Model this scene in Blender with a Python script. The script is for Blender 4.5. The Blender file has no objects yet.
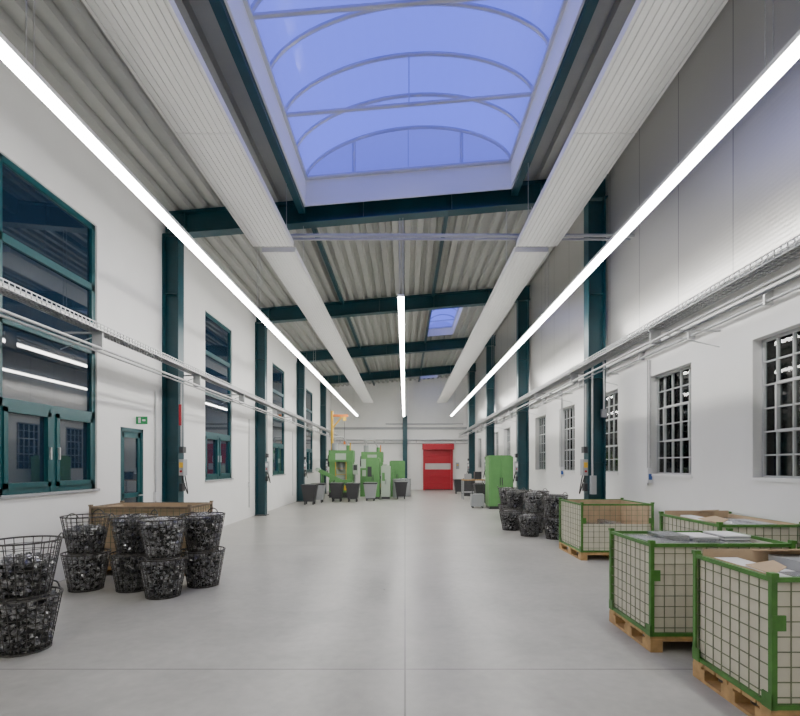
import bpy, math, random
from mathutils import Vector, Matrix
random.seed(7)
scene=bpy.context.scene
H=1.55; F=490.0

# ---------------------------------------------------------------- materials
def new_mat(name,col,rough=.5,metal=0.0,noise=0,nscale=8,bump=0,emit=None,estr=0,spec=.5,coord='Object'):
    m=bpy.data.materials.new(name); m.use_nodes=True
    nt=m.node_tree; b=nt.nodes['Principled BSDF']
    b.inputs['Base Color'].default_value=(*col,1); b.inputs['Roughness'].default_value=rough
    b.inputs['Metallic'].default_value=metal; b.inputs['Specular IOR Level'].default_value=spec
    if emit: 
        b.inputs['Emission Color'].default_value=(*emit,1); b.inputs['Emission Strength'].default_value=estr
    if noise or bump:
        tc=nt.nodes.new('ShaderNodeTexCoord'); n=nt.nodes.new('ShaderNodeTexNoise')
        n.inputs['Scale'].default_value=nscale; n.inputs['Detail'].default_value=5
        nt.links.new(tc.outputs[coord],n.inputs['Vector'])
        if noise:
            r=nt.nodes.new('ShaderNodeValToRGB')
            r.color_ramp.elements[0].position=.3; r.color_ramp.elements[1].position=.7
            r.color_ramp.elements[0].color=(*[c*(1-noise) for c in col],1)
            r.color_ramp.elements[1].color=(*[min(1,c*(1+noise)) for c in col],1)
            nt.links.new(n.outputs['Fac'],r.inputs['Fac']); nt.links.new(r.outputs['Color'],b.inputs['Base Color'])
        if bump:
            bp=nt.nodes.new('ShaderNodeBump'); bp.inputs['Strength'].default_value=bump; bp.inputs['Distance'].default_value=.01
            nt.links.new(n.outputs['Fac'],bp.inputs['Height']); nt.links.new(bp.outputs['Normal'],b.inputs['Normal'])
    return m
M={}
M['wall']=new_mat('wall_paint',(.74,.735,.72),.75,noise=.02,nscale=2)
M['deck']=new_mat('roof_deck',(.34,.345,.32),.45,noise=.04,nscale=3)
M['teal']=new_mat('teal_steel',(.003,.045,.06),.4,noise=.12,nscale=4)
M['frame']=new_mat('window_frame_teal',(.004,.065,.075),.35)
M['glass']=new_mat('dark_glass',(.008,.02,.04),.02,spec=1.0)
M['panel']=new_mat('radiant_white',(.64,.64,.625),.4)
M['housing']=new_mat('fixture_white',(.8,.8,.8),.4)
M['zinc']=new_mat('galvanised',(.48,.485,.49),.38,.6,noise=.08,nscale=20)
M['alu']=new_mat('aluminium_rib',(.55,.56,.60),.45,.3)
M['greypipe']=new_mat('grey_pipe',(.36,.37,.38),.4,.3)
M['white']=new_mat('white_plastic',(.72,.72,.72),.4)
M['black']=new_mat('black_rubber',(.02,.02,.02),.5)
M['dark']=new_mat('dark_steel',(.06,.06,.065),.4,.5)
M['wire']=new_mat('basket_wire',(.09,.085,.08),.4,.6,noise=.3,nscale=15)
M['scrap']=new_mat('stamped_metal_parts',(.30,.30,.305),.28,.9,noise=.65,nscale=60)
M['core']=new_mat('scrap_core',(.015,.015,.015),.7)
M['green']=new_mat('box_green',(.06,.18,.03),.45,.1,noise=.25,nscale=9)
M['mesh']=new_mat('mesh_wire',(.16,.18,.10),.45,.3,noise=.3,nscale=10)
M['liner']=new_mat('cream_liner',(.64,.60,.49),.6,noise=.06,nscale=5)
M['card']=new_mat('cardboard',(.40,.29,.18),.8,noise=.12,nscale=6)
M['wood']=new_mat('pallet_wood',(.42,.26,.11),.75,noise=.25,nscale=12)
M['oldwood']=new_mat('weathered_wood',(.20,.15,.10),.8,noise=.25,nscale=12)
M['mgreen']=new_mat('machine_green',(.11,.28,.09),.4,noise=.08,nscale=4)
M['mlight']=new_mat('machine_pale',(.42,.50,.41),.45)
M['red']=new_mat('red_pvc',(.36,.005,.018),.4)
M['clear']=new_mat('door_vision',(.45,.40,.40),.2)
M['yellow']=new_mat('yellow_paint',(.70,.42,.03),.4)
M['orange']=new_mat('orange_paint',(.70,.20,.03),.4)
M['sign']=new_mat('exit_sign_green',(.01,.27,.08),.4)
M['grey']=new_mat('grey_paint',(.32,.33,.34),.45)
M['steelrim']=new_mat('old_window_bars',(.46,.47,.47),.45,.0)
M['annex']=new_mat('annex_wall',(.42,.44,.47),.8)
M['light']=new_mat('tube_diffuser',(.9,.9,.9),.4,emit=(1,.98,.94),estr=44)
M['light2']=new_mat('annex_tube',(.9,.9,.9),.4,emit=(1,.97,.92),estr=40)
M['sheet']=new_mat('sheet_metal_stack',(.5,.51,.53),.25,.8,noise=.2,nscale=12)
M['blue']=new_mat('blue_plastic',(.03,.10,.35),.4)

# floor concrete
def floor_mat():
    m=bpy.data.materials.new('concrete_floor'); m.use_nodes=True; nt=m.node_tree; N=nt.nodes; L=nt.links
    b=N['Principled BSDF']; tc=N.new('ShaderNodeTexCoord')
    n1=N.new('ShaderNodeTexNoise'); n1.inputs['Scale'].default_value=.9; n1.inputs['Detail'].default_value=8; n1.inputs['Roughness'].default_value=.62; n1.inputs['Distortion'].default_value=.3
    n2=N.new('ShaderNodeTexNoise'); n2.inputs['Scale'].default_value=11; n2.inputs['Detail'].default_value=7
    L.new(tc.outputs['Object'],n1.inputs['Vector']); L.new(tc.outputs['Object'],n2.inputs['Vector'])
    mx=N.new('ShaderNodeMath'); mx.operation='MULTIPLY_ADD'; mx.inputs[1].default_value=.3
    L.new(n2.outputs['Fac'],mx.inputs[0]); L.new(n1.outputs['Fac'],mx.inputs[2])
    r=N.new('ShaderNodeValToRGB'); r.color_ramp.elements[0].position=.36; r.color_ramp.elements[1].position=.92
    r.color_ramp.elements[0].color=(.235,.228,.21,1); r.color_ramp.elements[1].color=(.44,.43,.40,1)
    L.new(mx.outputs[0],r.inputs['Fac'])
    sx=N.new('ShaderNodeSeparateXYZ'); L.new(tc.outputs['Object'],sx.inputs[0])
    def line(sock,off,per,w):
        a=N.new('ShaderNodeMath'); a.operation='SUBTRACT'; a.inputs[1].default_value=off; L.new(sock,a.inputs[0])
        p=N.new('ShaderNodeMath'); p.operation='PINGPONG'; p.inputs[1].default_value=per/2; L.new(a.outputs[0],p.inputs[0])
        c=N.new('ShaderNodeMath'); c.operation='LESS_THAN'; c.inputs[1].default_value=w; L.new(p.outputs[0],c.inputs[0]); return c.outputs[0]
    la=line(sx.outputs['X'],0,14,.007); lb=line(sx.outputs['Y'],3.72,5.75,.007)
    mm=N.new('ShaderNodeMath'); mm.operation='MAXIMUM'; L.new(la,mm.inputs[0]); L.new(lb,mm.inputs[1])
    mc=N.new('ShaderNodeMixRGB'); mc.inputs[2].default_value=(.08,.075,.07,1)
    sc=N.new('ShaderNodeMath'); sc.operation='MULTIPLY'; sc.inputs[1].default_value=.75; L.new(mm.outputs[0],sc.inputs[0])
    L.new(sc.outputs[0],mc.inputs[0]); L.new(r.outputs['Color'],mc.inputs[1]); L.new(mc.outputs[0],b.inputs['Base Color'])
    rr=N.new('ShaderNodeMapRange'); rr.inputs[1].default_value=.25; rr.inputs[2].default_value=.75; rr.inputs[3].default_value=.27; rr.inputs[4].default_value=.40
    L.new(n1.outputs['Fac'],rr.inputs[0]); L.new(rr.outputs[0],b.inputs['Roughness'])
    b.inputs['Specular IOR Level'].default_value=.42
    return m
M['floor']=floor_mat()
def clad_mat():
    m=bpy.data.materials.new('sandwich_panel'); m.use_nodes=True; nt=m.node_tree; N=nt.nodes; L=nt.links
    b=N['Principled BSDF']; b.inputs['Metallic'].default_value=.6; b.inputs['Roughness'].default_value=.3
    tc=N.new('ShaderNodeTexCoord'); sx=N.new('ShaderNodeSeparateXYZ'); L.new(tc.outputs['Object'],sx.inputs[0])
    p=N.new('ShaderNodeMath'); p.operation='PINGPONG'; p.inputs[1].default_value=.575; L.new(sx.outputs['Y'],p.inputs[0])
    c=N.new('ShaderNodeMath'); c.operation='LESS_THAN'; c.inputs[1].default_value=.008; L.new(p.outputs[0],c.inputs[0])
    mc=N.new('ShaderNodeMixRGB'); mc.inputs[1].default_value=(.52,.51,.49,1); mc.inputs[2].default_value=(.22,.22,.22,1)
    L.new(c.outputs[0],mc.inputs[0]); L.new(mc.outputs[0],b.inputs['Base Color'])
    w=N.new('ShaderNodeTexWave'); w.wave_type='BANDS'; w.bands_direction='Z'; w.inputs['Scale'].default_value=6
    bp=N.new('ShaderNodeBump'); bp.inputs['Strength'].default_value=.12; bp.inputs['Distance'].default_value=.004
    L.new(tc.outputs['Object'],w.inputs['Vector']); L.new(w.outputs['Fac'],bp.inputs['Height']); L.new(bp.outputs['Normal'],b.inputs['Normal'])
    return m
M['clad']=clad_mat()
def poly_mat():
    m=bpy.data.materials.new('opal_polycarbonate'); m.use_nodes=True; nt=m.node_tree; N=nt.nodes; L=nt.links
    N.remove(N['Principled BSDF']); out=N['Material Output']
    t=N.new('ShaderNodeBsdfTranslucent'); t.inputs[0].default_value=(.85,.85,.95,1)
    d=N.new('ShaderNodeBsdfDiffuse'); d.inputs[0].default_value=(.13,.15,.3,1)
    g=N.new('ShaderNodeBsdfGlossy'); g.inputs['Roughness'].default_value=.12; g.inputs[0].default_value=(.6,.65,1,1)
    a=N.new('ShaderNodeMixShader'); a.inputs[0].default_value=.07; L.new(t.outputs[0],a.inputs[1]); L.new(d.outputs[0],a.inputs[2])
    f=N.new('ShaderNodeMixShader'); f.inputs[0].default_value=.035; L.new(a.outputs[0],f.inputs[1]); L.new(g.outputs[0],f.inputs[2])
    L.new(f.outputs[0],out.inputs[0]); return m
M['poly']=poly_mat()
def pane_mat():
    m=bpy.data.materials.new('window_pane'); m.use_nodes=True; nt=m.node_tree; N=nt.nodes; L=nt.links
    N.remove(N['Principled BSDF']); out=N['Material Output']
    t=N.new('ShaderNodeBsdfTransparent'); t.inputs[0].default_value=(.8,.84,.84,1)
    g=N.new('ShaderNodeBsdfGlossy'); g.inputs['Roughness'].default_value=.03
    fr=N.new('ShaderNodeFresnel'); fr.inputs[0].default_value=1.5
    f=N.new('ShaderNodeMixShader'); L.new(fr.outputs[0],f.inputs[0]); L.new(t.outputs[0],f.inputs[1]); L.new(g.outputs[0],f.inputs[2])
    L.new(f.outputs[0],out.inputs[0]); return m
M['pane']=pane_mat()

# ---------------------------------------------------------------- mesh builder
class MB:
    def __init__(s): s.v=[]; s.f=[]; s.m=[]; s.mats=[]
    def mi(s,m):
        if m not in s.mats: s.mats.append(m)
        return s.mats.index(m)
    def box(s,x0,x1,y0,y1,z0,z1,m):
        if x0>x1:x0,x1=x1,x0
        if y0>y1:y0,y1=y1,y0
        if z0>z1:z0,z1=z1,z0
        b=len(s.v); s.v+=[(x0,y0,z0),(x1,y0,z0),(x1,y1,z0),(x0,y1,z0),(x0,y0,z1),(x1,y0,z1),(x1,y1,z1),(x0,y1,z1)]
        k=s.mi(m)
        for q in ((0,3,2,1),(4,5,6,7),(0,1,5,4),(1,2,6,5),(2,3,7,6),(3,0,4,7)):
            s.f.append([b+i for i in q]); s.m.append(k)
    def poly(s,pts,m):
        b=len(s.v); s.v+=[tuple(p) for p in pts]; s.f.append(list(range(b,b+len(pts)))); s.m.append(s.mi(m))
    def prism(s,pts,d,m):
        n=len(pts); b=len(s.v); d=Vector(d); s.v+=[tuple(p) for p in pts]+[tuple(Vector(p)+d) for p in pts]; k=s.mi(m)
        s.f.append([b+i for i in range(n)][::-1]); s.f.append([b+n+i for i in range(n)]); s.m+=[k,k]
        for i in range(n):
            j=(i+1)%n; s.f.append([b+i,b+j,b+n+j,b+n+i]); s.m.append(k)
    def cyl(s,p0,p1,r,m,n=8,r1=None,cap=True):
        p0=Vector(p0); p1=Vector(p1); d=(p1-p0)
        if d.length<1e-6: return
        r1=r if r1 is None else r1
        d.normalize(); a=Vector((0,0,1)) if abs(d.z)<.9 else Vector((1,0,0)); u=d.cross(a).normalized(); w=d.cross(u)
        b=len(s.v); k=s.mi(m)
        for p,rr in ((p0,r),(p1,r1)):
            for i in range(n):
                t=2*math.pi*(i+.5)/n; s.v.append(tuple(p+(u*math.cos(t)+w*math.sin(t))*rr))
        for i in range(n):
            j=(i+1)%n; s.f.append([b+i,b+j,b+n+j,b+n+i]); s.m.append(k)
        if cap:
            s.f.append([b+i for i in range(n)][::-1]); s.f.append([b+n+i for i in range(n)]); s.m+=[k,k]
    def path(s,pts,r,m,n=6):
        for a,b in zip(pts[:-1],pts[1:]): s.cyl(a,b,r,m,n)
    def build(s,name,parent=None,loc=None,smooth=False):
        me=bpy.data.meshes.new(name); me.from_pydata(s.v,[],s.f)
        for m in s.mats: me.materials.append(M[m])
        me.polygons.foreach_set('material_index',s.m)
        me.update()
        o=bpy.data.objects.new(name,me); scene.collection.objects.link(o)
        if loc: o.location=loc
        if parent: o.parent=parent
        return o
def empty(name,loc=(0,0,0),rot=0):
    e=bpy.data.objects.new(name,None); e.location=loc; e.rotation_euler=(0,0,rot); e.empty_display_size=.2
    scene.collection.objects.link(e); return e

# ---------------------------------------------------------------- layout
XL=-4.6; XC=3.85; XR=4.2; YB=-4.0; YE=30.4
def rz(x): return 6.36+(x+4.6)*.085
COLS=[3.52-5.75,3.52,9.27,15.02,20.77,26.52]
SX0,SX1,SY0,SY1=-1.85,1.97,3.95,9.12
SMALL=[(.9,1.95,16.3,20.0),(.9,1.95,27.6,29.8)]

b=MB(); b.box(-4.9,11.2,YB-.2,YE+.3,-.2,0,'floor'); b.build('floor')

def wall_holes(b,xa,xb,ya,yb,za,zb,holes,m):
    ys=sorted({ya,yb}|{h[0] for h in holes}|{h[1] for h in holes}); zs=sorted({za,zb}|{h[2] for h in holes}|{h[3] for h in holes})
    for i in range(len(ys)-1):
        for j in range(len(zs)-1):
            cy=(ys[i]+ys[i+1])/2; cz=(zs[j]+zs[j+1])/2
            if any(h[0]<cy<h[1] and h[2]<cz<h[3] for h in holes): continue
            b.box(xa,xb,ys[i],ys[i+1],zs[j],zs[j+1],m)
LW=[(5.56+5.72*k,7.32+5.72*k,1.2,5.12) for k in range(0,4)]+[(-.16,1.6,1.2,5.12)]
LD=(7.92,8.62,0,2.17)
b=MB(); wall_holes(b,XL-.3,XL,YB,YE,0,6.6,LW+[LD],'wall'); b.build('wall_left')
RW=[(5.92-1.2-2.47+2.47*k,5.92-2.47+2.47*k,1.39,3.06) for k in range(0,11)]
b=MB(); wall_holes(b,XR,XR+.30,YB,YE,0,3.85,RW,'wall'); b.build('wall_right')
b=MB(); b.box(XC,XC+.12,YB,YE,3.76,7.35,'clad'); b.box(XC+.12,XR+.35,YB,YE,3.85,4.0,'wall')
b.box(XC-.012,XC+.13,YB,YE,3.73,3.78,'zinc'); b.build('wall_right_upper')
b=MB(); b.box(XL-.3,XR+.35,YE,YE+.25,0,7.4,'wall'); b.build('wall_back')
b=MB(); b.box(XL-.3,XR+.35,YB-.25,YB,0,7.4,'wall'); b.build('wall_front')
b=MB(); b.box(11,11.2,YB,YE,0,4.6,'annex'); b.build('wall_annex_side')
b=MB(); b.box(XR+.35,11.2,YE,YE+.2,0,4.6,'annex'); b.build('wall_annex_back')
b=MB(); b.box(XR+.35,11.2,YB-.2,YB,0,4.6,'annex'); b.build('wall_annex_front')
b=MB(); b.box(XR+.35,11.2,YB-.2,YE+.2,4.6,4.75,'annex'); b.build('ceiling_annex')
b=MB()
for x in (5.6,7.4,9.4):
    for k in range(9):
        y=-2+3.6*k; b.box(x-.06,x+.06,y,y+1.5,3.3,3.36,'light2'); b.box(x-.08,x+.08,y-.03,y+1.53,3.36,3.42,'housing')
        b.cyl((x,y+.3,3.4),(x,y+.3,4.59),.01,'dark'); b.cyl((x,y+1.2,3.4),(x,y+1.2,4.59),.01,'dark')
b.build('annex_strip_lights')
b=MB()
for y in (1.5,5,8.5,13,17,22):
    for z in (.1,.8,1.5,2.2): b.box(7.9,8.9,y,y+2.4,z,z+.05,'grey')
    for yy in (y,y+2.35):
        for xx in (7.9,8.85): b.box(xx,xx+.05,yy,yy+.05,0,2.6,'orange' if y<9 else 'blue')
    for z in (.15,.85,1.55,2.25):
        for k in range(4):
            b.box(8.0,8.7,y+.15+k*.55,y+.55+k*.55,z,z+random.uniform(.2,.5),random.choice(['card','grey','white','blue','mgreen','dark']))
b.build('storage_rack')

# ceiling deck
def deck(b,x0,x1,y0,y1):
    per=.28; hh=.085
    k0=math.floor(x0/per); x=k0*per
    pts=[]
    while x<x1+per:
        pts+=[(x,0),(x+.12,0),(x+.15,1),(x+.25,1)]; x+=per
    def zz(px):
        for (a,za),(c,zc) in zip(pts[:-1],pts[1:]):
            if a<=px<=c: return za+(zc-za)*((px-a)/(c-a) if c>a else 0)
        return 0
    prof=[(x0,zz(x0))]+[p for p in pts if x0<p[0]<x1]+[(x1,zz(x1))]
    for (a,za),(c,zc) in zip(prof[:-1],prof[1:]):
        b.poly([(a,y0,rz(a)+za*hh),(a,y1,rz(a)+za*hh),(c,y1,rz(c)+zc*hh),(c,y0,rz(c)+zc*hh)],'deck')
g=.05
def slab(b,x0,x1,y0,y1):
    b.prism([(x0,y0,rz(x0)+.09),(x1,y0,rz(x1)+.09),(x1,y0,rz(x1)+.2),(x0,y0,rz(x0)+.2)],(0,y1-y0,0),'deck')
b=MB()
q=.02
deck(b,XL,SX0-q,YB,YE); deck(b,SX0-q,SX1+q,YB,SY0-q)
deck(b,SX0-q,.9-q,SY1+q,YE); deck(b,SX1+q,XC+.05,YB,YE); deck(b,1.95+q,SX1+q,SY1+q,YE)
ys=SY1+q
for s in SMALL: deck(b,.9-q,1.95+q,ys,s[2]-q); ys=s[3]+q
deck(b,.9-q,1.95+q,ys,YE)
slab(b,XL-.3,SX0-g,YB,YE); slab(b,SX0-g,SX1+g,YB,SY0-g); slab(b,SX1+g,XC+.1,YB,YE)
slab(b,SX0-g,.9-g,SY1+g,YE); slab(b,1.95+g,SX1+g+.001,SY1+g,YE); ys=SY1+g
for s in SMALL: slab(b,.9-g,1.95+g,ys,s[2]-g); ys=s[3]+g
slab(b,.9-g,1.95+g,ys,YE)
b.build('ceiling')

def skylight(name,x0,x1,y0,y1,rise,curb,ribs,mull=(),low=.03,rr=.022):
    e=empty(name,((x0+x1)/2,(y0+y1)/2,rz((x0+x1)/2)))
    inv=(-e.location.x,-e.location.y,-e.location.z)
    c=MB(); t=.03
    for (a,bb) in ((x0-t,x0),(x1,x1+t)):
        c.prism([(a,y0-t,rz(a)-low),(bb,y0-t,rz(bb)-low),(bb,y0-t,rz(bb)+curb),(a,y0-t,rz(a)+curb)],(0,y1-y0+2*t,0),'white')
    for (a,bb) in ((y0-t,y0),(y1,y1+t)):
        c.prism([(x0,a,rz(x0)-low),(x1,a,rz(x1)-low),(x1,a,rz(x1)+curb),(x0,a,rz(x0)+curb)],(0,bb-a,0),'white')
    for (a,bb) in ((x0-.09,x0-t-.002),(x1+t+.002,x1+.09)):
        c.prism([(a,y0-.09,rz(a)+.201),(bb,y0-.09,rz(bb)+.201),(bb,y0-.09,rz(bb)+.23),(a,y0-.09,rz(a)+.23)],(0,y1-y0+.18,0),'grey')
    for (a,bb) in ((y0-.09,y0-t-.002),(y1+t+.002,y1+.09)):
        c.prism([(x0-t,a,rz(x0)+.201),(x1+t,a,rz(x1)+.201),(x1+t,a,rz(x1)+.23),(x0-t,a,rz(x0)+.23)],(0,bb-a,0),'grey')
    c.prism([(x0,y1-.06,rz(x0)+curb-.05),(x1,y1-.06,rz(x1)+curb-.05),(x1,y1-.06,rz(x1)+curb),(x0,y1-.06,rz(x0)+curb)],(0,.06,0),'alu')
    for (a,bb) in ((x0,x0+.05),(x1-.05,x1)):
        c.prism([(a,y0,rz(a)+curb-.05),(bb,y0,rz(bb)+curb-.05),(bb,y0,rz(bb)+curb),(a,y0,rz(a)+curb)],(0,y1-y0-.06,0),'alu')
    c.build('curb',e,inv)
    N=28; xm=(x0+x1)/2; hw=(x1-x0)/2
    def arc(t,off=0):
        a=math.pi*t; x=xm-hw*math.cos(a)
        k=(x-xm)/hw; z=rise*(1-k*k)**.6 if abs(k)<1 else 0
        return x, rz(x)+curb+z+off
    v=MB()
    for i in range(N):
        xa,za=arc(i/N); xb,zb=arc((i+1)/N)
        v.poly([(xa,y0-t,za),(xa,y1+t,za),(xb,y1+t,zb),(xb,y0-t,zb)],'poly')
    for yy in (y0-t,y1+t):
        P=[arc(i/N) for i in range(N+1)]
        v.poly([(p[0],yy,p[1]) for p in P],'poly')
    v.build('vault_glazing',e,inv)
    r=MB()
    for k,y in enumerate(ribs):
        P=[arc(i/N,-.04) for i in range(N+1)]
        r.path([(p[0],y,p[1]) for p in P],rr,'alu',6)
        if k%2==0:
            r.cyl((x0,y,rz(x0)+curb-.02),(x1,y,rz(x1)+curb-.02),rr,'alu',6)
            if rise>.5: r.cyl((xm,y,rz(xm)+curb-.02),(xm,y,rz(xm)+curb+rise-.04),rr*.25,'alu',5)
    for mx in mull:
        kk=(mx-xm)/hw; r.cyl((mx,y1,rz(mx)+curb),(mx,y1,rz(mx)+curb+rise*(1-kk*kk)**.6),rr,'alu',6)
    r.build('arch_ribs',e,inv)
skylight('skylight',SX0,SX1,SY0,SY1,.78,.30,[y for y in (9.08,8.28,7.46,6.64,5.82,5.0,4.2)],mull=(-.95,1.05),low=.22,rr=.034)
for s in SMALL: skylight('skylight',s[0],s[1],s[2],s[3],.25,.3,[s[2]+.9*i for i in range(1,4)])

# beams
def ibeam_x(b,yc,x0,x1,dep,fw,m):
    tf=.022; tw=.014
    for (y0,y1,za,zb) in ((yc-fw/2,yc+fw/2,-.01-tf,-.01),(yc-fw/2,yc+fw/2,-dep,-dep+tf),(yc-tw/2,yc+tw/2,-dep+tf,-.01-tf)):
        b.prism([(x0,y0,rz(x0)+za),(x1,y0,rz(x1)+za),(x1,y0,rz(x1)+zb),(x0,y0,rz(x0)+zb)],(0,y1-y0,0),m)
    for xs in (-4.19,-2.5,-.8,.9,2.6,3.41):
        b.box(xs-.008,xs+.008,yc-fw/2+.01,yc+fw/2-.01,rz(xs)-dep+tf,rz(xs)-.04,m)
for y in COLS:
    b=MB(); ibeam_x(b,y+.14,XL,XC,.44,.24,'teal'); b.build('roof_beam')
b=MB()
for x in (SX0-.10,SX1+.10):
    b.prism([(x-.06,YB,rz(x)-.28),(x+.06,YB,rz(x)-.28),(x+.06,YB,rz(x)-.01),(x-.06,YB,rz(x)-.01)],(0,9.27-YB,0),'teal')
for x in (SX0-.06,.86):
    for k in range(2,6):
        ya=COLS[k]+.27; yb=(COLS[k+1]+.01) if k<5 else YE
        b.box(x-.04,x+.04,ya,yb,rz(x)-.12,rz(x)-.01,'teal')
b.build('roof_trimmer_beams')

def column(x0,x1,y,zt):
    b=MB(); tf=.022; w=.24
    b.box(x0,x0+tf,y,y+w,0,zt(x0),'teal'); b.box(x1-tf,x1,y,y+w,0,zt(x1),'teal')
    b.box(x0+tf,x1-tf,y+w/2-.008,y+w/2+.008,0,zt(x0),'teal')
    b.box(x0-.05 if x0>-4 else x0,x1+.05,y-.05,y+w+.05,0,.025,'dark')
    for z in (1.6,3.2,4.8): b.box(x0+tf,x1-tf,y+.02,y+w-.02,z,z+.012,'teal')
    b.build('steel_column')
for y in COLS:
    column(-4.6+.003,-4.29,y,lambda x:rz(x)-.44); column(3.47,3.80,y,lambda x:rz(x)-.44)
b=MB()
b.box(-.09,.09,YE-.2,YE,0,4.6,'teal'); b.box(-.14,.14,YE-.22,YE-.2,0,4.6,'teal'); b.build('steel_column')

# left windows
def left_window(i,w):
    y0,y1,z0,z1=w; b=MB(); xf=XL-.10; xi=XL-.03
    fw=.075
    b.box(xf,xi,y0,y0+fw,z0,z1,'frame'); b.box(xf,xi,y1-fw,y1,z0,z1,'frame')
    zt=[z0,2.28,3.24,4.18,z1]
    for k,z in enumerate(zt):
        a=z if k==0 else (z-fw if k==4 else z-.05); b.box(xf,xi,y0,y1,a,a+(fw if k in (0,4) else .10),'frame')
    ym=(y0+y1)/2; b.box(xf,xi+.005,ym-.05,ym+.05,z0,zt[1],'frame')
    for (a,c) in ((y0+fw,ym-.05),(ym+.05,y1-fw)):
        za=z0+fw; zb=zt[1]-.05; s=.06
        b.box(xf,xi+.02,a,a+s,za,zb,'frame'); b.box(xf,xi+.02,c-s,c,za,zb,'frame'); b.box(xf,xi+.02,a,c,za,za+s,'frame'); b.box(xf,xi+.02,a,c,zb-s,zb,'frame')
        b.box(xi+.02,xi+.045,(c-s+.02) if a<ym else a+.02,(c-s+.04) if a<ym else a+.04,1.62,1.78,'zinc')
    b.box(xf+.02,xf+.035,y0+.01,y1-.01,z0+.01,z1-.01,'glass')
    b.box(XL-.12,XL+.035,y0-.02,y1+.02,z0-.035,z0,'grey')
    b.build('window_%d'%i)
for i,w in enumerate(LW): left_window(i+1,w)
b=MB(); y0,y1,z0,z1=LD; xf=XL-.08
b.box(xf,XL-.005,y0,y0+.06,0,z1,'frame'); b.box(xf,XL-.005,y1-.06,y1,0,z1,'frame'); b.box(xf,XL-.005,y0,y1,z1-.06,z1,'frame')
for (a,c,d,f) in ((y0+.06,y0+.14,.02,z1-.06),(y1-.14,y1-.06,.02,z1-.06),(y0+.06,y1-.06,.02,.2),(y0+.06,y1-.06,z1-.16,z1-.06),(y0+.06,y1-.06,1.0,1.08)):
    b.box(xf+.01,XL-.02,a,c,d,f,'frame')
b.box(xf+.03,xf+.045,y0+.1,y1-.1,.1,z1-.1,'glass'); b.box(XL-.02,XL+.05,y1-.12,y1-.10,1.02,1.04,'zinc'); b.box(XL+.03,XL+.05,y1-.22,y1-.10,1.02,1.04,'zinc')
b.build('door_1')
b=MB(); b.box(XL,XL+.19,8.38,8.40,2.25,2.38,'sign'); b.box(XL+.04,XL+.08,8.375,8.38,2.27,2.36,'white'); b.box(XL+.11,XL+.16,8.375,8.38,2.30,2.33,'white'); b.build('exit_sign')

# right windows
for i,w in enumerate(RW):
    y0,y1,z0,z1=w; b=MB(); xa=XR+.11; xb=XR+.14
    f=.035
    b.box(xa,xb,y0,y0+f,z0,z1,'steelrim'); b.box(xa,xb,y1-f,y1,z0,z1,'steelrim'); b.box(xa,xb,y0,y1,z0,z0+f,'steelrim'); b.box(xa,xb,y0,y1,z1-f,z1,'steelrim')
    nc,nr=5,6
    for k in range(1,nc):
        y=y0+(y1-y0)*k/nc; b.box(xa,xb,y-.008,y+.008,z0,z1,'steelrim')
    for k in range(1,nr):
        z=z0+(z1-z0)*k/nr; b.box(xa,xb,y0,y1,z-.008,z+.008,'steelrim')
    za=z0+(z1-z0)*2/nr; zb=z0+(z1-z0)*4/nr; ya=y0+(y1-y0)/nc; yb=y1-(y1-y0)/nc
    for q in ((ya-.016,ya+.016,za,zb),(yb-.016,yb+.016,za,zb),(ya,yb,za-.016,za+.016),(ya,yb,zb-.016,zb+.016)): b.box(xa-.012,xb,q[0],q[1],q[2],q[3],'steelrim')
    b.box(xa+.022,xa+.026,y0+.01,y1-.01,z0+.01,z1-.01,'pane')
    b.box(XR-.03,xa,y0-.03,y1+.03,z0-.03,z0+.01,'wall')
    b.build('window_%d'%(i+1+len(LW)))

# strip lights
def strip(x,z,y0,y1):
    b=MB(); n=round((y1-y0)/3.0); st=(y1-y0)/n
    for k in range(n):
        a=y0+k*st
        b.prism([(x-.052,a,z+.03),(x-.045,a,z-.015),(x-.03,a,z-.03),(x+.03,a,z-.03),(x+.045,a,z-.015),(x+.052,a,z+.03)],(0,st-.004,0),'light')
    b.box(x-.056,x+.056,y0-.02,y1+.02,z+.03,z+.07,'housing')
    for c in COLS:
        yy=c+.14
        if y0<yy<y1:
            for dx in (-.03,.03): b.cyl((x+dx,yy,z+.07),(x+dx,yy,rz(x)-.45),.005,'zinc',4)
    b.build('strip_light')
strip(-2.80,4.42,YB+.3,28.6); strip(2.72,4.42,YB+.3,28.6); strip(-.07,4.42,8.45,28.8)

def radiant(sg,y0,y1,xa,xb,z):
    b=MB(); n=10
    if sg<0: xa,xb=-xb,-xa
    w=(xb-xa); pts=[(xa,y0,z+.09),(xa,y0,z)]
    for k in range(n):
        u=xa+w*(k+.5)/n; 
        pts+=[(u-.007,y0,z),(u-.004,y0,z+.008),(u+.004,y0,z+.008),(u+.007,y0,z)]
    pts+=[(xb,y0,z),(xb,y0,z+.09)]
    y=y0
    while y<y1-.1:
        e=min(y+3.0,y1); 
        b.prism([(p[0],y,p[2]) for p in pts],(0,e-y-.012,0),'panel')
        b.box(xa+.01,xb-.01,e-.012,e,z+.01,z+.08,'grey')
        y=e
    for c in COLS:
        if y0<c+.14<y1:
            for x in (xa+.05,xb-.05): b.cyl((x,c+.14,z+.08),(x,c+.14,rz(x)-.45),.005,'zinc',4)
    b.build('radiant_ceiling_panel')
for sg in (-1,1):
    radiant(sg,YB+.4,8.2,1.86,2.54,5.20); radiant(sg,8.5,29.2,1.90,2.48,5.24)
b=MB(); b.cyl((-2.3,8.22,5.40),(3.4,8.22,5.40),.028,'greypipe',8); b.cyl((-2.3,8.36,5.40),(3.4,8.36,5.40),.02,'greypipe',8)
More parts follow.
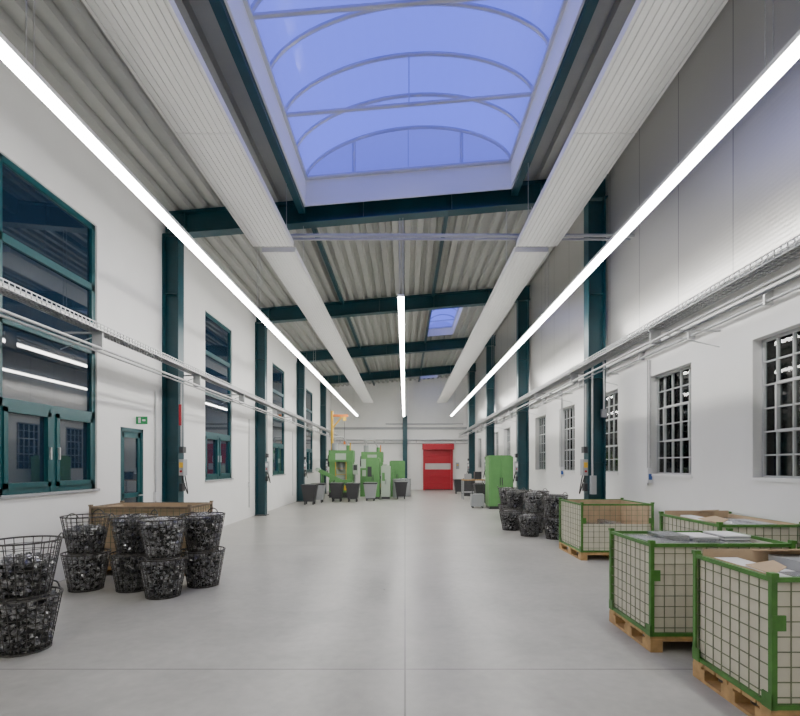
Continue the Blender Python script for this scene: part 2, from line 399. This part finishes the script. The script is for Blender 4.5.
for x in (-2.2,2.2):
    b.cyl((x,8.22,5.40),(x,8.22,5.32),.02,'greypipe'); b.cyl((x,8.36,5.4),(x,8.46,5.36),.02,'greypipe')
for x in (-2.0,2.08): b.cyl((x,8.27,5.42),(x,8.27,rz(x)-.28),.006,'zinc',4)
b.cyl((3.4,8.22,5.40),(XC-.01,8.22,5.40),.028,'greypipe'); b.cyl((3.4,8.36,5.4),(XC-.01,8.36,5.4),.02,'greypipe')
b.build('heating_pipe')

def tray(x0,x1,z,y0,y1,hgt,side,brk):
    b=MB(); r=.005
    for (x,zz) in ((x0,z),(x1,z),(x0,z+hgt),(x1,z+hgt),((x0+x1)/2,z),(x0,z+hgt/2),(x1,z+hgt/2),((3*x0+x1)/4,z),((x0+3*x1)/4,z)):
        b.box(x-r,x+r,y0,y1,zz-r,zz+r,'zinc')
    y=y0
    while y<y1:
        b.box(x0,x1,y-.004,y+.004,z-r,z+r,'zinc'); b.box(x0-r,x0+r,y-.004,y+.004,z,z+hgt,'zinc'); b.box(x1-r,x1+r,y-.004,y+.004,z,z+hgt,'zinc'); y+=.075
    for k in range(6):
        x=x0+(x1-x0)*(k+.7)/6.4; b.box(x-.014,x+.014,y0,y1,z+.006,z+.03+.02*(k%2),random.choice(['grey','white','grey','greypipe']))
    wx=XL+.005 if side<0 else XR-.005
    for y in brk:
        b.box(min(x0,wx),max(x1,wx),y-.012,y+.012,z-.035,z-.01,'zinc')
        a=Vector((x0 if side>0 else x1,y,z-.03)); w=Vector((wx-side*.01,y,z-.24)); b.cyl(a,w,.008,'zinc',4)
    return b
BR=[c+d for c in COLS for d in (.36,3.0) if c+d<29]
b=tray(-4.20,-4.02,3.33,YB+.5,29.5,.08,-1,BR)
for x,z,r in ((-4.04,3.10,.018),(-4.14,3.08,.013)): b.cyl((x,YB+.5,z),(x,29.5,z),r,'zinc',8)
for y in BR: b.box(-4.16,-4.02,y-.01,y+.01,3.08,3.33,'zinc')
b.build('cable_tray')
b=tray(3.24,3.44,3.36,YB+.5,29.5,.08,1,BR)
b.cyl((3.28,YB+.5,3.19),(3.28,29.5,3.19),.016,'zinc',8); b.cyl((3.38,YB+.5,3.17),(3.38,29.5,3.17),.012,'greypipe',8)
for y in BR: b.box(3.26,3.40,y-.01,y+.01,3.16,3.36,'zinc')
b.build('cable_tray')
b=MB(); b.cyl((4.12,YB+.02,3.55),(4.12,YE-.02,3.55),.03,'white',8); b.cyl((4.14,YB+.02,3.42),(4.14,YE-.02,3.42),.02,'greypipe',8)
y=YB+.6
while y<YE: b.box(4.1,4.2,y-.015,y+.015,3.38,3.6,'zinc'); y+=1.5
b.build('wall_pipe')

def colbox(x,y,side,first):
    b=MB(); s=side
    b.box(x,x-s*.09,y+.02,y+.18,1.35,1.66,'grey'); b.box(x-s*.01,x-s*.08,y+.012,y+.02,1.5,1.60,'yellow' if first else 'white')
    b.cyl((x-s*.045,y+.02,1.43),(x-s*.045,y-.0,1.43),.022,'red',10)
    b.box(x,x-s*.06,y+.04,y+.16,1.05,1.2,'dark'); b.box(x,x-s*.07,y+.04,y+.18,1.78,1.9,'dark')
    b.cyl((x-s*.03,y+.06,1.9),(x-s*.03,y+.06,3.1),.012,'zinc'); b.cyl((x-s*.03,y+.14,1.9),(x-s*.03,y+.14,3.1),.009,'grey')
    b.cyl((x-s*.03,y+.1,1.2),(x-s*.03,y+.1,1.35),.01,'black')
    if s<0 and first: b.box(x,x+.05,y+.02,y+.03,2.3,2.7,'red')
    P=[(x-s*(.05+.08*math.sin(t*math.pi)),y+.05+.12*t,1.35-.35*math.sin(t*math.pi)) for t in [i/10 for i in range(11)]]
    b.path(P,.011,'black')
    b.build('control_box')
for y in COLS[2:]:
    colbox(-4.29,y,-1,y<10); colbox(3.47,y,1,y<10)
b=MB()
P=[(3.64-.11*math.cos(t),9.23,3.44+.12*math.sin(t)) for t in [math.pi*i/8 for i in range(9)]]
b.path([(3.53,9.23,1.2)]+P+[(3.75,9.23,2.6)],.018,'zinc',8)
b.box(3.49,3.59,9.18,9.265,1.0,1.35,'grey'); b.box(3.70,3.79,9.18,9.265,2.45,2.6,'grey')
b.build('conduit_loop')
for y in (8.35,13.0,18.2):
    b=MB(); b.cyl((XR-.03,y,1.5),(XR-.03,y,3.35),.014,'zinc'); b.cyl((XR-.03,y+.07,1.2),(XR-.03,y+.07,3.35),.012,'zinc')
    b.box(XR-.09,XR,y-.06,y+.13,1.25,1.5,'white'); b.box(XR-.08,XR-.02,y-.065,y-.06,1.3,1.4,'blue'); b.build('wall_socket_box')
for y in (4.6,9.0,14.4,20):
    b=MB(); b.cyl((XL+.02,y,.3),(XL+.02,y,2.9),.012,'zinc'); b.box(XL,XL+.06,y-.05,y+.05,.9,1.05,'white'); b.build('wall_socket_box')

# back wall
b=MB()
b.box(XL,XR,YE-.05,YE,3.75,3.9,'grey'); b.cyl((XL,YE-.12,3.1),(XR,YE-.12,3.1),.05,'zinc'); b.cyl((XL,YE-.1,2.9),(XR,YE-.1,2.9),.03,'greypipe')
for x in (-4,-2.5,-1.3,.7,3.1,3.9): b.box(x-.03,x+.03,YE-.17,YE,2.88,3.15,'zinc')
b.box(-1.2,3.6,YE-.14,YE,4.05,4.12,'grey')
b.build('back_wall_pipes')
b=MB(); x0,x1=1.12,2.95; y=YE
b.box(x0,x0+.12,y-.22,y,0,2.5,'red'); b.box(x1-.12,x1,y-.22,y,0,2.5,'red'); b.box(x0-.05,x1+.05,y-.4,y,2.5,2.85,'red')
for k in range(6):
    za=.03+k*.41; m='clear' if k==3 else 'red'
    b.box(x0+.1,x1-.1,y-.12,y-.09,za,za+.41,m); b.cyl((x0+.1,y-.12,za+.41),(x1-.1,y-.12,za+.41),.02,'red')
b.box(x0+.1,x1-.1,y-.13,y-.08,0,.05,'black')
b.build('door_2')
b=MB(); b.box(3.15,3.35,YE-.12,YE-.002,1.3,1.7,'grey'); b.box(3.2,3.3,YE-.13,YE-.12,1.5,1.6,'yellow'); b.build('control_panel')

# ---------------------------------------------------------------- baskets
def basket_mesh(seed,fill,heap):
    rnd=random.Random(seed); b=MB(); hb=.46; r0=.185; r1=.265
    R=lambda z:r0+(r1-r0)*(z/hb)
    n=24
    for k in range(n):
        t=2*math.pi*k/n; b.cyl((r0*math.cos(t),r0*math.sin(t),.01),(r1*math.cos(t),r1*math.sin(t),hb),.0036,'wire',4,cap=False)
    def ring(z,rr,w,nn=22):
        P=[(rr*math.cos(2*math.pi*i/nn),rr*math.sin(2*math.pi*i/nn),z) for i in range(nn+1)]
        b.path(P,w,'wire',4)
    for z in (.06,.12,.18,.24,.30,.36,.41): ring(z,R(z),.0034)
    ring(.012,r0,.011); ring(hb,r1,.010)
    for k in range(-3,4):
        x=k*.05; h=math.sqrt(max(0,r0*r0-x*x)); b.cyl((x,-h,.012),(x,h,.012),.004,'wire',4); b.cyl((-h,x,.012),(h,x,.012),.004,'wire',4)
    a0=rnd.uniform(0,math.pi)
    for s in (0,math.pi):
        P=[]
        for i in range(9):
            t=a0+s+(i/8-.5)*.5; P.append(((r1+.012)*math.cos(t),(r1+.012)*math.sin(t),hb+.055*math.sin(math.pi*i/8)**.6))
        b.path(P,.007,'wire',5)
    if fill>0:
        zt=hb*fill
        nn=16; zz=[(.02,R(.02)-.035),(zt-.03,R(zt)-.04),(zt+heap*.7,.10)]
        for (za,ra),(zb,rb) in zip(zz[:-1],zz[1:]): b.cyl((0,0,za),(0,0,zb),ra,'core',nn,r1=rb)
        def piece(p):
            q=Matrix.Rotation(rnd.uniform(0,6.28),3,'X')@Matrix.Rotation(rnd.uniform(0,6.28),3,'Z')
            rr=rnd.uniform(.014,.026); w=rnd.uniform(.008,.018); th=rnd.uniform(.003,.006); span=rnd.uniform(2.2,4.8); ns=5
            base=len(b.v); k=b.mi('scrap')
            for i in range(ns+1):
                t=span*i/ns
                for (r_,h_) in ((rr,-w),(rr,w),(rr-th,w),(rr-th,-w)):
                    v=q@Vector((r_*math.cos(t),r_*math.sin(t),h_)); b.v.append((p[0]+v.x,p[1]+v.y,p[2]+v.z))
            for i in range(ns):
                for j in range(4):
                    a=base+i*4+j; c=base+i*4+(j+1)%4; b.f.append([a,c,c+4,a+4]); b.m.append(k)
            b.f.append([base,base+1,base+2,base+3]); b.f.append([base+ns*4+3,base+ns*4+2,base+ns*4+1,base+ns*4]); b.m+=[k,k]
        for _ in range(int(640*fill)):
            z=rnd.uniform(.035,zt); t=rnd.uniform(0,6.283); r=R(z)-rnd.uniform(.024,.045); piece((r*math.cos(t),r*math.sin(t),z))
        for _ in range(300):
            r=math.sqrt(rnd.random())*(R(zt)-.03); t=rnd.uniform(0,6.283)
            piece((r*math.cos(t),r*math.sin(t),zt+heap*(1-(r/R(zt))**2)+rnd.uniform(-.015,.02)))
    me=bpy.data.meshes.new('wire_basket'); me.from_pydata(b.v,[],b.f)
    for m in b.mats: me.materials.append(M[m])
    me.polygons.foreach_set('material_index',b.m); me.update(); return me
BM={'full':[basket_mesh(i,.86,.05) for i in (1,2,3)],'half':[basket_mesh(i,.58,.05) for i in (4,5)]}
def basket(x,y,z,kind):
    o=bpy.data.objects.new('wire_basket',random.choice(BM[kind])); scene.collection.objects.link(o)
    o.location=(x,y,z); o.rotation_euler=(0,0,random.uniform(0,6.28)); return o
def stack(x,y,up):
    basket(x,y,0,'full')
    if up: basket(x+random.uniform(-.01,.01),y+random.uniform(-.01,.01),.455,up)
for (x,y,u) in ((-3.2,4.12,'half'),(-3.98,6.12,'half'),(-3.38,6.1,'full'),(-2.86,5.8,'full'),(-2.60,6.32,'full')): stack(x,y,u)
for (x,y,u) in ((2.72,10.7,None),(3.16,10.3,'full'),(2.98,11.3,'full'),(2.52,11.7,None),(3.22,11.9,'full'),(2.78,12.3,'full'),(2.85,13.6,'full')):
    stack(x,y,u)

# ---------------------------------------------------------------- mesh pallet boxes
def pallet_box(x,y,w,d,h,content,frame='green',liner='liner',front=1.0):
    e=empty('mesh_pallet_box',(x,y,0)); ph=.13
    p=MB()
    for xx in (0,w/2-.05,w-.10):
        for yy in (0,d/2-.07,d-.14): p.box(xx,xx+.10,yy,yy+.14,.022,.09,'wood')
        p.box(xx,xx+.10,0,d,0,.022,'wood')
    for yy in (0,d/2-.05,d-.10): p.box(0,w,yy,yy+.10,.09,.108,'wood')
    n=max(5,int(d/.13)); 
    for k in range(n):
        yy=d*k/n; p.box(0,w,yy+.008,yy+d/n-.008,.108,.13,'wood')
    p.build('pallet',e)
    f=MB(); t=.032
    for xx in (0,w-t):
        for yy in (0,d-t): f.box(xx,xx+t,yy,yy+t,ph,h+.02,frame); f.box(xx-.006,xx+t+.006,yy-.006,yy+t+.006,h+.0,h+.025,frame)
    for z0 in (ph,h-.03):
        f.box(t,w-t,0.004,.030,z0,z0+.028,frame); f.box(t,w-t,d-.030,d-.004,z0,z0+.028,frame); f.box(.004,.030,t,d-t,z0,z0+.028,frame); f.box(w-.030,w-.004,t,d-t,z0,z0+.028,frame)
    zm=(ph+h)/2+.12
    for xx in (.0,w-.08): f.box(xx,xx+.08,-.004,.006,zm-.045,zm+.045,frame)
    for yy in (.0,d-.08): f.box(-.004,.006,yy,yy+.08,ph,ph+.09,frame)
    f.build('steel_frame',e)
    m=MB(); r=.0028; st=.088
    k=1
    while t+k*st<w-t:
        xx=t+k*st; m.box(xx-r,xx+r,.012-r,.012+r,ph+.03,h-.02,'mesh'); m.box(xx-r,xx+r,d-.012-r,d-.012+r,ph+.03,h-.02,'mesh'); k+=1
    k=1
    while t+k*st<d-t:
        yy=t+k*st; m.box(.012-r,.012+r,yy-r,yy+r,ph+.03,h-.02,'mesh'); m.box(w-.012-r,w-.012+r,yy-r,yy+r,ph+.03,h-.02,'mesh'); k+=1
    z=ph+.07
    while z<h-.04:
        m.box(t,w-t,.012-r,.012+r,z-r,z+r,'mesh'); m.box(t,w-t,d-.012-r,d-.012+r,z-r,z+r,'mesh'); m.box(.012-r,.012+r,t,d-t,z-r,z+r,'mesh'); m.box(w-.012-r,w-.012+r,t,d-t,z-r,z+r,'mesh'); z+=st
    m.build('wire_mesh',e)
    l=MB(); a=.03; zt=h-.03; zf=ph+(zt-ph)*front
    l.box(a,w-a,a,a+.012,ph,zf,liner); l.box(a,w-a,d-a-.012,d-a,ph,zt,liner); l.box(a,a+.012,a,d-a,ph,zt,liner); l.box(w-a-.012,w-a,a,d-a,ph,zt,liner); l.box(a,w-a,a,d-a,ph,ph+.01,liner)
    l.build('liner',e)
    c=MB(); rnd=random.Random(int(x*100))
    if content=='sheets':
        nx,ny=4,2
        for i in range(nx):
            for j in range(ny):
                x0=.055+(w-.11)*i/nx; x1=.055+(w-.11)*(i+1)/nx-.02; y0=.055+(d-.11)*j/ny; y1=.055+(d-.11)*(j+1)/ny-.02
                zt2=h-.06+rnd.uniform(0,.07); c.box(x0,x1,y0,y1,ph+.02,zt2-.06,'white')
                for q in range(4): 
                    c.box(x0+rnd.uniform(0,.02),x1-rnd.uniform(0,.02),y0+rnd.uniform(0,.02),y1-rnd.uniform(0,.02),zt2-.055+.014*q,zt2-.055+.014*q+.011,rnd.choice(['sheet','sheet','white','grey']))
    elif content=='card':
        c.box(.045,w-.045,.045,.055,ph+.02,h-.01,'card'); c.box(.045,w-.045,d-.055,d-.045,ph+.02,h+.04,'card'); c.box(.045,.055,.055,d-.055,ph+.02,h+.0,'card'); c.box(w-.055,w-.045,.055,d-.055,ph+.02,h,'card')
        c.prism([(.05,.06,h-.0),(.05,d*.38,h+.01),(.18,d*.30,h+.05),(.16,.10,h+.035)],(0.004,0,.006),'card')
        c.prism([(.4,d-.06,h+.03),(w*.75,d-.06,h+.03),(w*.7,d-.22,h+.06),(.45,d-.18,h+.05)],(0.0,0,.006),'card')
        for i in range(5):
            x0=.07+(w-.14)*i/5
            for j in range(2):
                y0=.07+(d-.14)*j/2; c.box(x0,x0+(w-.14)/5-.015,y0,y0+(d-.14)/2-.015,ph+.02,h-.05+rnd.uniform(-.02,.06),rnd.choice(['white','sheet','grey','white']))
    elif content=='inner':
        zc=zf if front<1 else h-.04
        c.box(.05,w-.05,d-.07,d-.055,ph,h-.01,'card'); c.box(.05,.065,.05,d-.07,ph,h-.03,'card'); c.box(w-.065,w-.05,.05,d-.07,ph,h-.02,'card'); c.box(.05,w-.05,.05,.065,ph,zc-.01,'card'); c.box(.07,w-.07,.07,d-.08,ph+.02,ph+.30,'card')
        for k in range(5): c.box(.12+k*.17,.25+k*.17,.2,d-.2,ph+.30,ph+.37+rnd.uniform(0,.1),'sheet')
    c.build('contents',e)
    return e
pallet_box(2.86,7.95,1.18,1.15,.92,'inner',front=.6)
pallet_box(2.03,4.05,1.20,.82,.90,'sheets')
pallet_box(2.12,2.83,1.20,.78,.90,'card')
pallet_box(3.27,5.1,.9,1.2,.93,'card')
pallet_box(3.37,2.9,.8,1.1,.90,'sheets')
pallet_box(-4.42,6.85,1.42,.8,.97,'inner',frame='oldwood',liner='card')

# ---------------------------------------------------------------- machines
def cabinet(name,x,y,w,d,h,m1,m2,rot=0):
    e=empty(name,(x,y,0),rot); b=MB()
    b.box(.02,w-.02,.02,d-.02,0,.1,'dark'); b.box(0,w,0,d,.1,h,m1)
    b.box(w*.05,w*.48,-.015,0,.18,h-.1,m1); b.box(w*.52,w*.95,-.015,0,.18,h-.1,m1)
    b.box(w*.12,w*.42,-.02,-.015,h*.55,h*.8,m2); b.box(w*.44,w*.47,-.04,-.015,h*.45,h*.6,'dark'); b.box(w*.53,w*.56,-.04,-.015,h*.45,h*.6,'dark')
    b.box(.05,w-.05,.05,d-.05,h,h+.04,m1); b.build('cabinet_body',e); return e
cabinet('machine_cabinet',2.95,17.2,.85,.8,1.85,'mgreen','mgreen')
b=MB(); b.box(2.40,2.85,17.6,18.0,.06,.5,'grey'); 
for xx in (2.45,2.8):
    for yy in (17.65,17.95): b.cyl((xx-.02,yy,.05),(xx+.02,yy,.05),.05,'black',10)
b.path([(2.42,17.62,.45),(2.42,17.62,.9),(2.83,17.62,.9),(2.83,17.62,.45)],.015,'dark'); b.build('tool_trolley')

def press(x,y,acc):
    e=empty('press_machine',(x,y,0)); b=MB()
    b.box(0,1.1,0,1.0,0,.25,'dark'); b.box(0,1.1,0,1.0,.25,.85,'mgreen'); b.box(0,.28,.1,1.0,.85,2.0,'mgreen'); b.box(.82,1.1,.1,1.0,.85,2.0,'mgreen')
    b.box(.28,.82,.5,1.0,.85,2.0,'mlight'); b.box(-.03,1.13,.05,1.0,1.7,2.25,'mgreen'); b.cyl((.55,.4,1.7),(.55,.4,1.3),.12,'grey',12); b.box(.35,.75,.15,.65,.85,.95,'grey')
    b.box(.3,.8,.04,.05,1.8,2.1,'mlight'); b.cyl((1.0,.1,2.2),(1.0,.1,2.6),.03,acc); b.cyl((.2,.5,2.25),(.2,.5,2.6),.14,'grey',12)
    b.cyl((.85,.6,2.25),(.85,.6,2.5),.1,'mgreen',12); b.box(1.12,1.35,.1,.4,1.1,1.6,'mlight'); b.box(1.15,1.32,.09,.1,1.3,1.55,'dark'); b.cyl((1.2,.25,0),(1.2,.25,1.1),.03,'grey')
    b.cyl((-.12,.6,1.75),(-.03,.6,1.75),.3,'dark',20); b.cyl((-.14,.6,1.75),(-.12,.6,1.75),.1,acc,12)
    b.path([(.3,.02,1.0),(.2,-.08,.6),(.35,-.1,.3),(.6,-.05,.5),(.7,0,.8)],.025,'black'); b.box(.1,.35,-.03,0,.4,.75,'grey'); b.box(.7,1.0,-.03,0,.35,.6,acc)
    for xx in (.3,.8): b.cyl((xx,.05,.85),(xx,.05,1.7),.015,'yellow')
    for zz in (1.1,1.4): b.cyl((.3,.05,zz),(.8,.05,zz),.01,'yellow')
    b.path([(.2,.5,2.55),(.2,.5,2.9),(.6,.6,2.9),(.85,.6,2.5)],.03,'zinc')
    b.build('press_body',e)
press(-3.6,23.2,'yellow'); press(-2.3,26.0,'orange')
b=MB(); 
p0=Vector((-3.9,21.8,1.25)); p1=Vector((-2.3,21.9,.45))
for dy in (0,.45): b.prism([(p0.x,p0.y+dy,p0.z),(p1.x,p0.y+dy,p1.z),(p1.x,p0.y+dy,p1.z+.16),(p0.x,p0.y+dy,p0.z+.16)],(0,.04,0),'mgreen')
b.prism([(p0.x,p0.y+.04,p0.z+.07),(p1.x,p0.y+.04,p1.z+.07),(p1.x,p0.y+.04,p1.z+.11),(p0.x,p0.y+.04,p0.z+.11)],(0,.41,0),'dark')
for q,hh in ((.12,1.17),(.88,.56)):
    xx=p0.x+(p1.x-p0.x)*q
    for dy in (.0,.45): b.cyl((xx,21.82+dy,0),(xx,21.82+dy,hh),.03,'mgreen')
b.cyl((p0.x,21.75,p0.z+.09),(p0.x,22.35,p0.z+.09),.09,'mlight',12); b.cyl((p1.x,21.75,p1.z+.09),(p1.x,22.35,p1.z+.09),.09,'mlight',12)
b.build('conveyor')
def lathe(x,y):
    e=empty('lathe_machine',(x,y,0)); b=MB()
    b.box(0,.5,0,.7,0,.75,'mgreen'); b.box(1.4,1.8,0,.7,0,.7,'mgreen'); b.box(0,1.8,.05,.65,.65,.85,'mgreen'); b.box(0,.55,.05,.65,.85,1.4,'mgreen'); b.cyl((.55,.35,1.12),(.7,.35,1.12),.15,'grey',14)
    b.box(.8,1.1,.0,.6,.85,1.05,'grey'); b.cyl((1.0,-.02,.95),(1.0,-.08,.95),.08,'dark',12); b.box(1.35,1.65,.15,.55,.85,1.25,'mgreen'); b.cyl((1.2,.35,1.12),(1.35,.35,1.12),.05,'grey')
    b.box(.0,.55,.6,.7,1.0,1.85,'mlight'); b.box(.1,.45,.03,.05,1.0,1.3,'mlight'); b.box(.55,1.75,.66,.7,.85,1.5,'mgreen')
    b.cyl((.6,.68,1.5),(.6,.68,1.95),.02,'grey'); b.cyl((.6,.68,1.95),(.6,.4,1.9),.02,'grey'); b.box(.54,.66,.3,.45,1.83,1.9,'yellow')
    b.build('lathe_body',e)
lathe(-2.2,24.0)
cabinet('machine_cabinet',-.85,26.8,.85,.8,1.75,'mgreen','mlight')
cabinet('machine_cabinet',-1.78,22.3,.62,.7,1.85,'mgreen','dark')
cabinet('machine_cabinet',-1.10,22.4,.42,.6,1.5,'mlight','mgreen')
def drum(x,y,m):
    b=MB(); b.cyl((0,0,0),(0,0,.88),.29,m,20)
    for z in (.02,.3,.58,.86): b.cyl((0,0,z-.015),(0,0,z+.015),.305,m,20)
    b.cyl((.1,.1,.88),(.1,.1,.9),.04,'dark',10); b.build('oil_drum',loc=(x,y,0))
drum(-.30,23.5,'grey'); drum(.0,24.3,'grey'); drum(-.90,25.5,'mgreen')
def bin_(x,y,m):
    b=MB(); 
    b.cyl((0,0,.12),(0,0,.75),.28,m,4,r1=.4); 
    for sx in (-.2,.2):
        for sy in (-.2,.2): b.cyl((sx*.8,sy*.8,0),(sx*.8,sy*.8,.13),.03,'dark')
    b.cyl((0,0,.73),(0,0,.78),.43,'dark',4); b.cyl((0,0,.779),(0,0,.80),.36,'scrap',4); b.build('scrap_bin',loc=(x,y,0))
bin_(-3.6,20.3,'grey'); bin_(-2.9,20.9,'dark'); bin_(-.18,22.4,'dark'); bin_(-3.75,19.3,'dark'); bin_(-1.5,21.3,'grey'); bin_(-2.2,20.7,'dark')
b=MB(); b.cyl((-3.7,24.9,0),(-3.7,24.9,4.3),.07,'yellow',12); b.box(-3.9,-3.5,24.7,25.1,0,.04,'dark')
b.box(-3.75,-2.9,24.86,24.94,4.0,4.12,'orange'); b.cyl((-3.7,24.9,3.4),(-3.2,24.9,4.0),.04,'yellow'); b.box(-3.15,-3.0,24.82,24.98,3.8,4.0,'yellow'); b.cyl((-3.07,24.9,2.7),(-3.07,24.9,3.8),.012,'dark'); b.box(-3.12,-3.02,24.86,24.94,2.6,2.75,'orange'); b.build('jib_crane')
b=MB()
x,y,w_,d_,h_=0,0,1.0,.6,.9
b.box(x,x+w_,y,y+d_,h_-.05,h_,'wood')
for xx in (x,x+w_-.05):
    for yy in (y,y+d_-.05): b.box(xx,xx+.05,yy,yy+.05,0,h_-.05,'grey')
b.box(x,x+w_,y,y+d_,.3,.33,'grey'); b.box(x+.1,x+.4,y+.1,y+.4,h_,h_+.25,'grey'); b.box(x+.55,x+.85,y+.1,y+.45,h_,h_+.35,'dark')
b.build('workbench',loc=(2.6,22.0,0))
drum(3.2,24.5,'dark'); bin_(3.1,20.0,'dark'); bin_(2.9,26.3,'dark')

# ---------------------------------------------------------------- world & camera
w=bpy.data.worlds.new('dusk_sky'); scene.world=w; w.use_nodes=True; nt=w.node_tree
bg=nt.nodes['Background']; tc=nt.nodes.new('ShaderNodeTexCoord'); sp=nt.nodes.new('ShaderNodeSeparateXYZ'); r=nt.nodes.new('ShaderNodeValToRGB')
nt.links.new(tc.outputs['Generated'],sp.inputs[0]); nt.links.new(sp.outputs['Z'],r.inputs['Fac'])
r.color_ramp.elements[0].color=(.24,.27,1.0,1); r.color_ramp.elements[1].color=(.07,.12,.93,1)
nt.links.new(r.outputs['Color'],bg.inputs['Color']); bg.inputs['Strength'].default_value=2.0

cam=bpy.data.cameras.new('camera'); co=bpy.data.objects.new('camera',cam); scene.collection.objects.link(co)
co.location=(0,0,H); co.rotation_euler=(math.pi/2,0,0)
cam.sensor_width=36; cam.lens=36*F/800; cam.shift_x=-5/800; cam.shift_y=107/800; cam.clip_start=.05
scene.camera=co
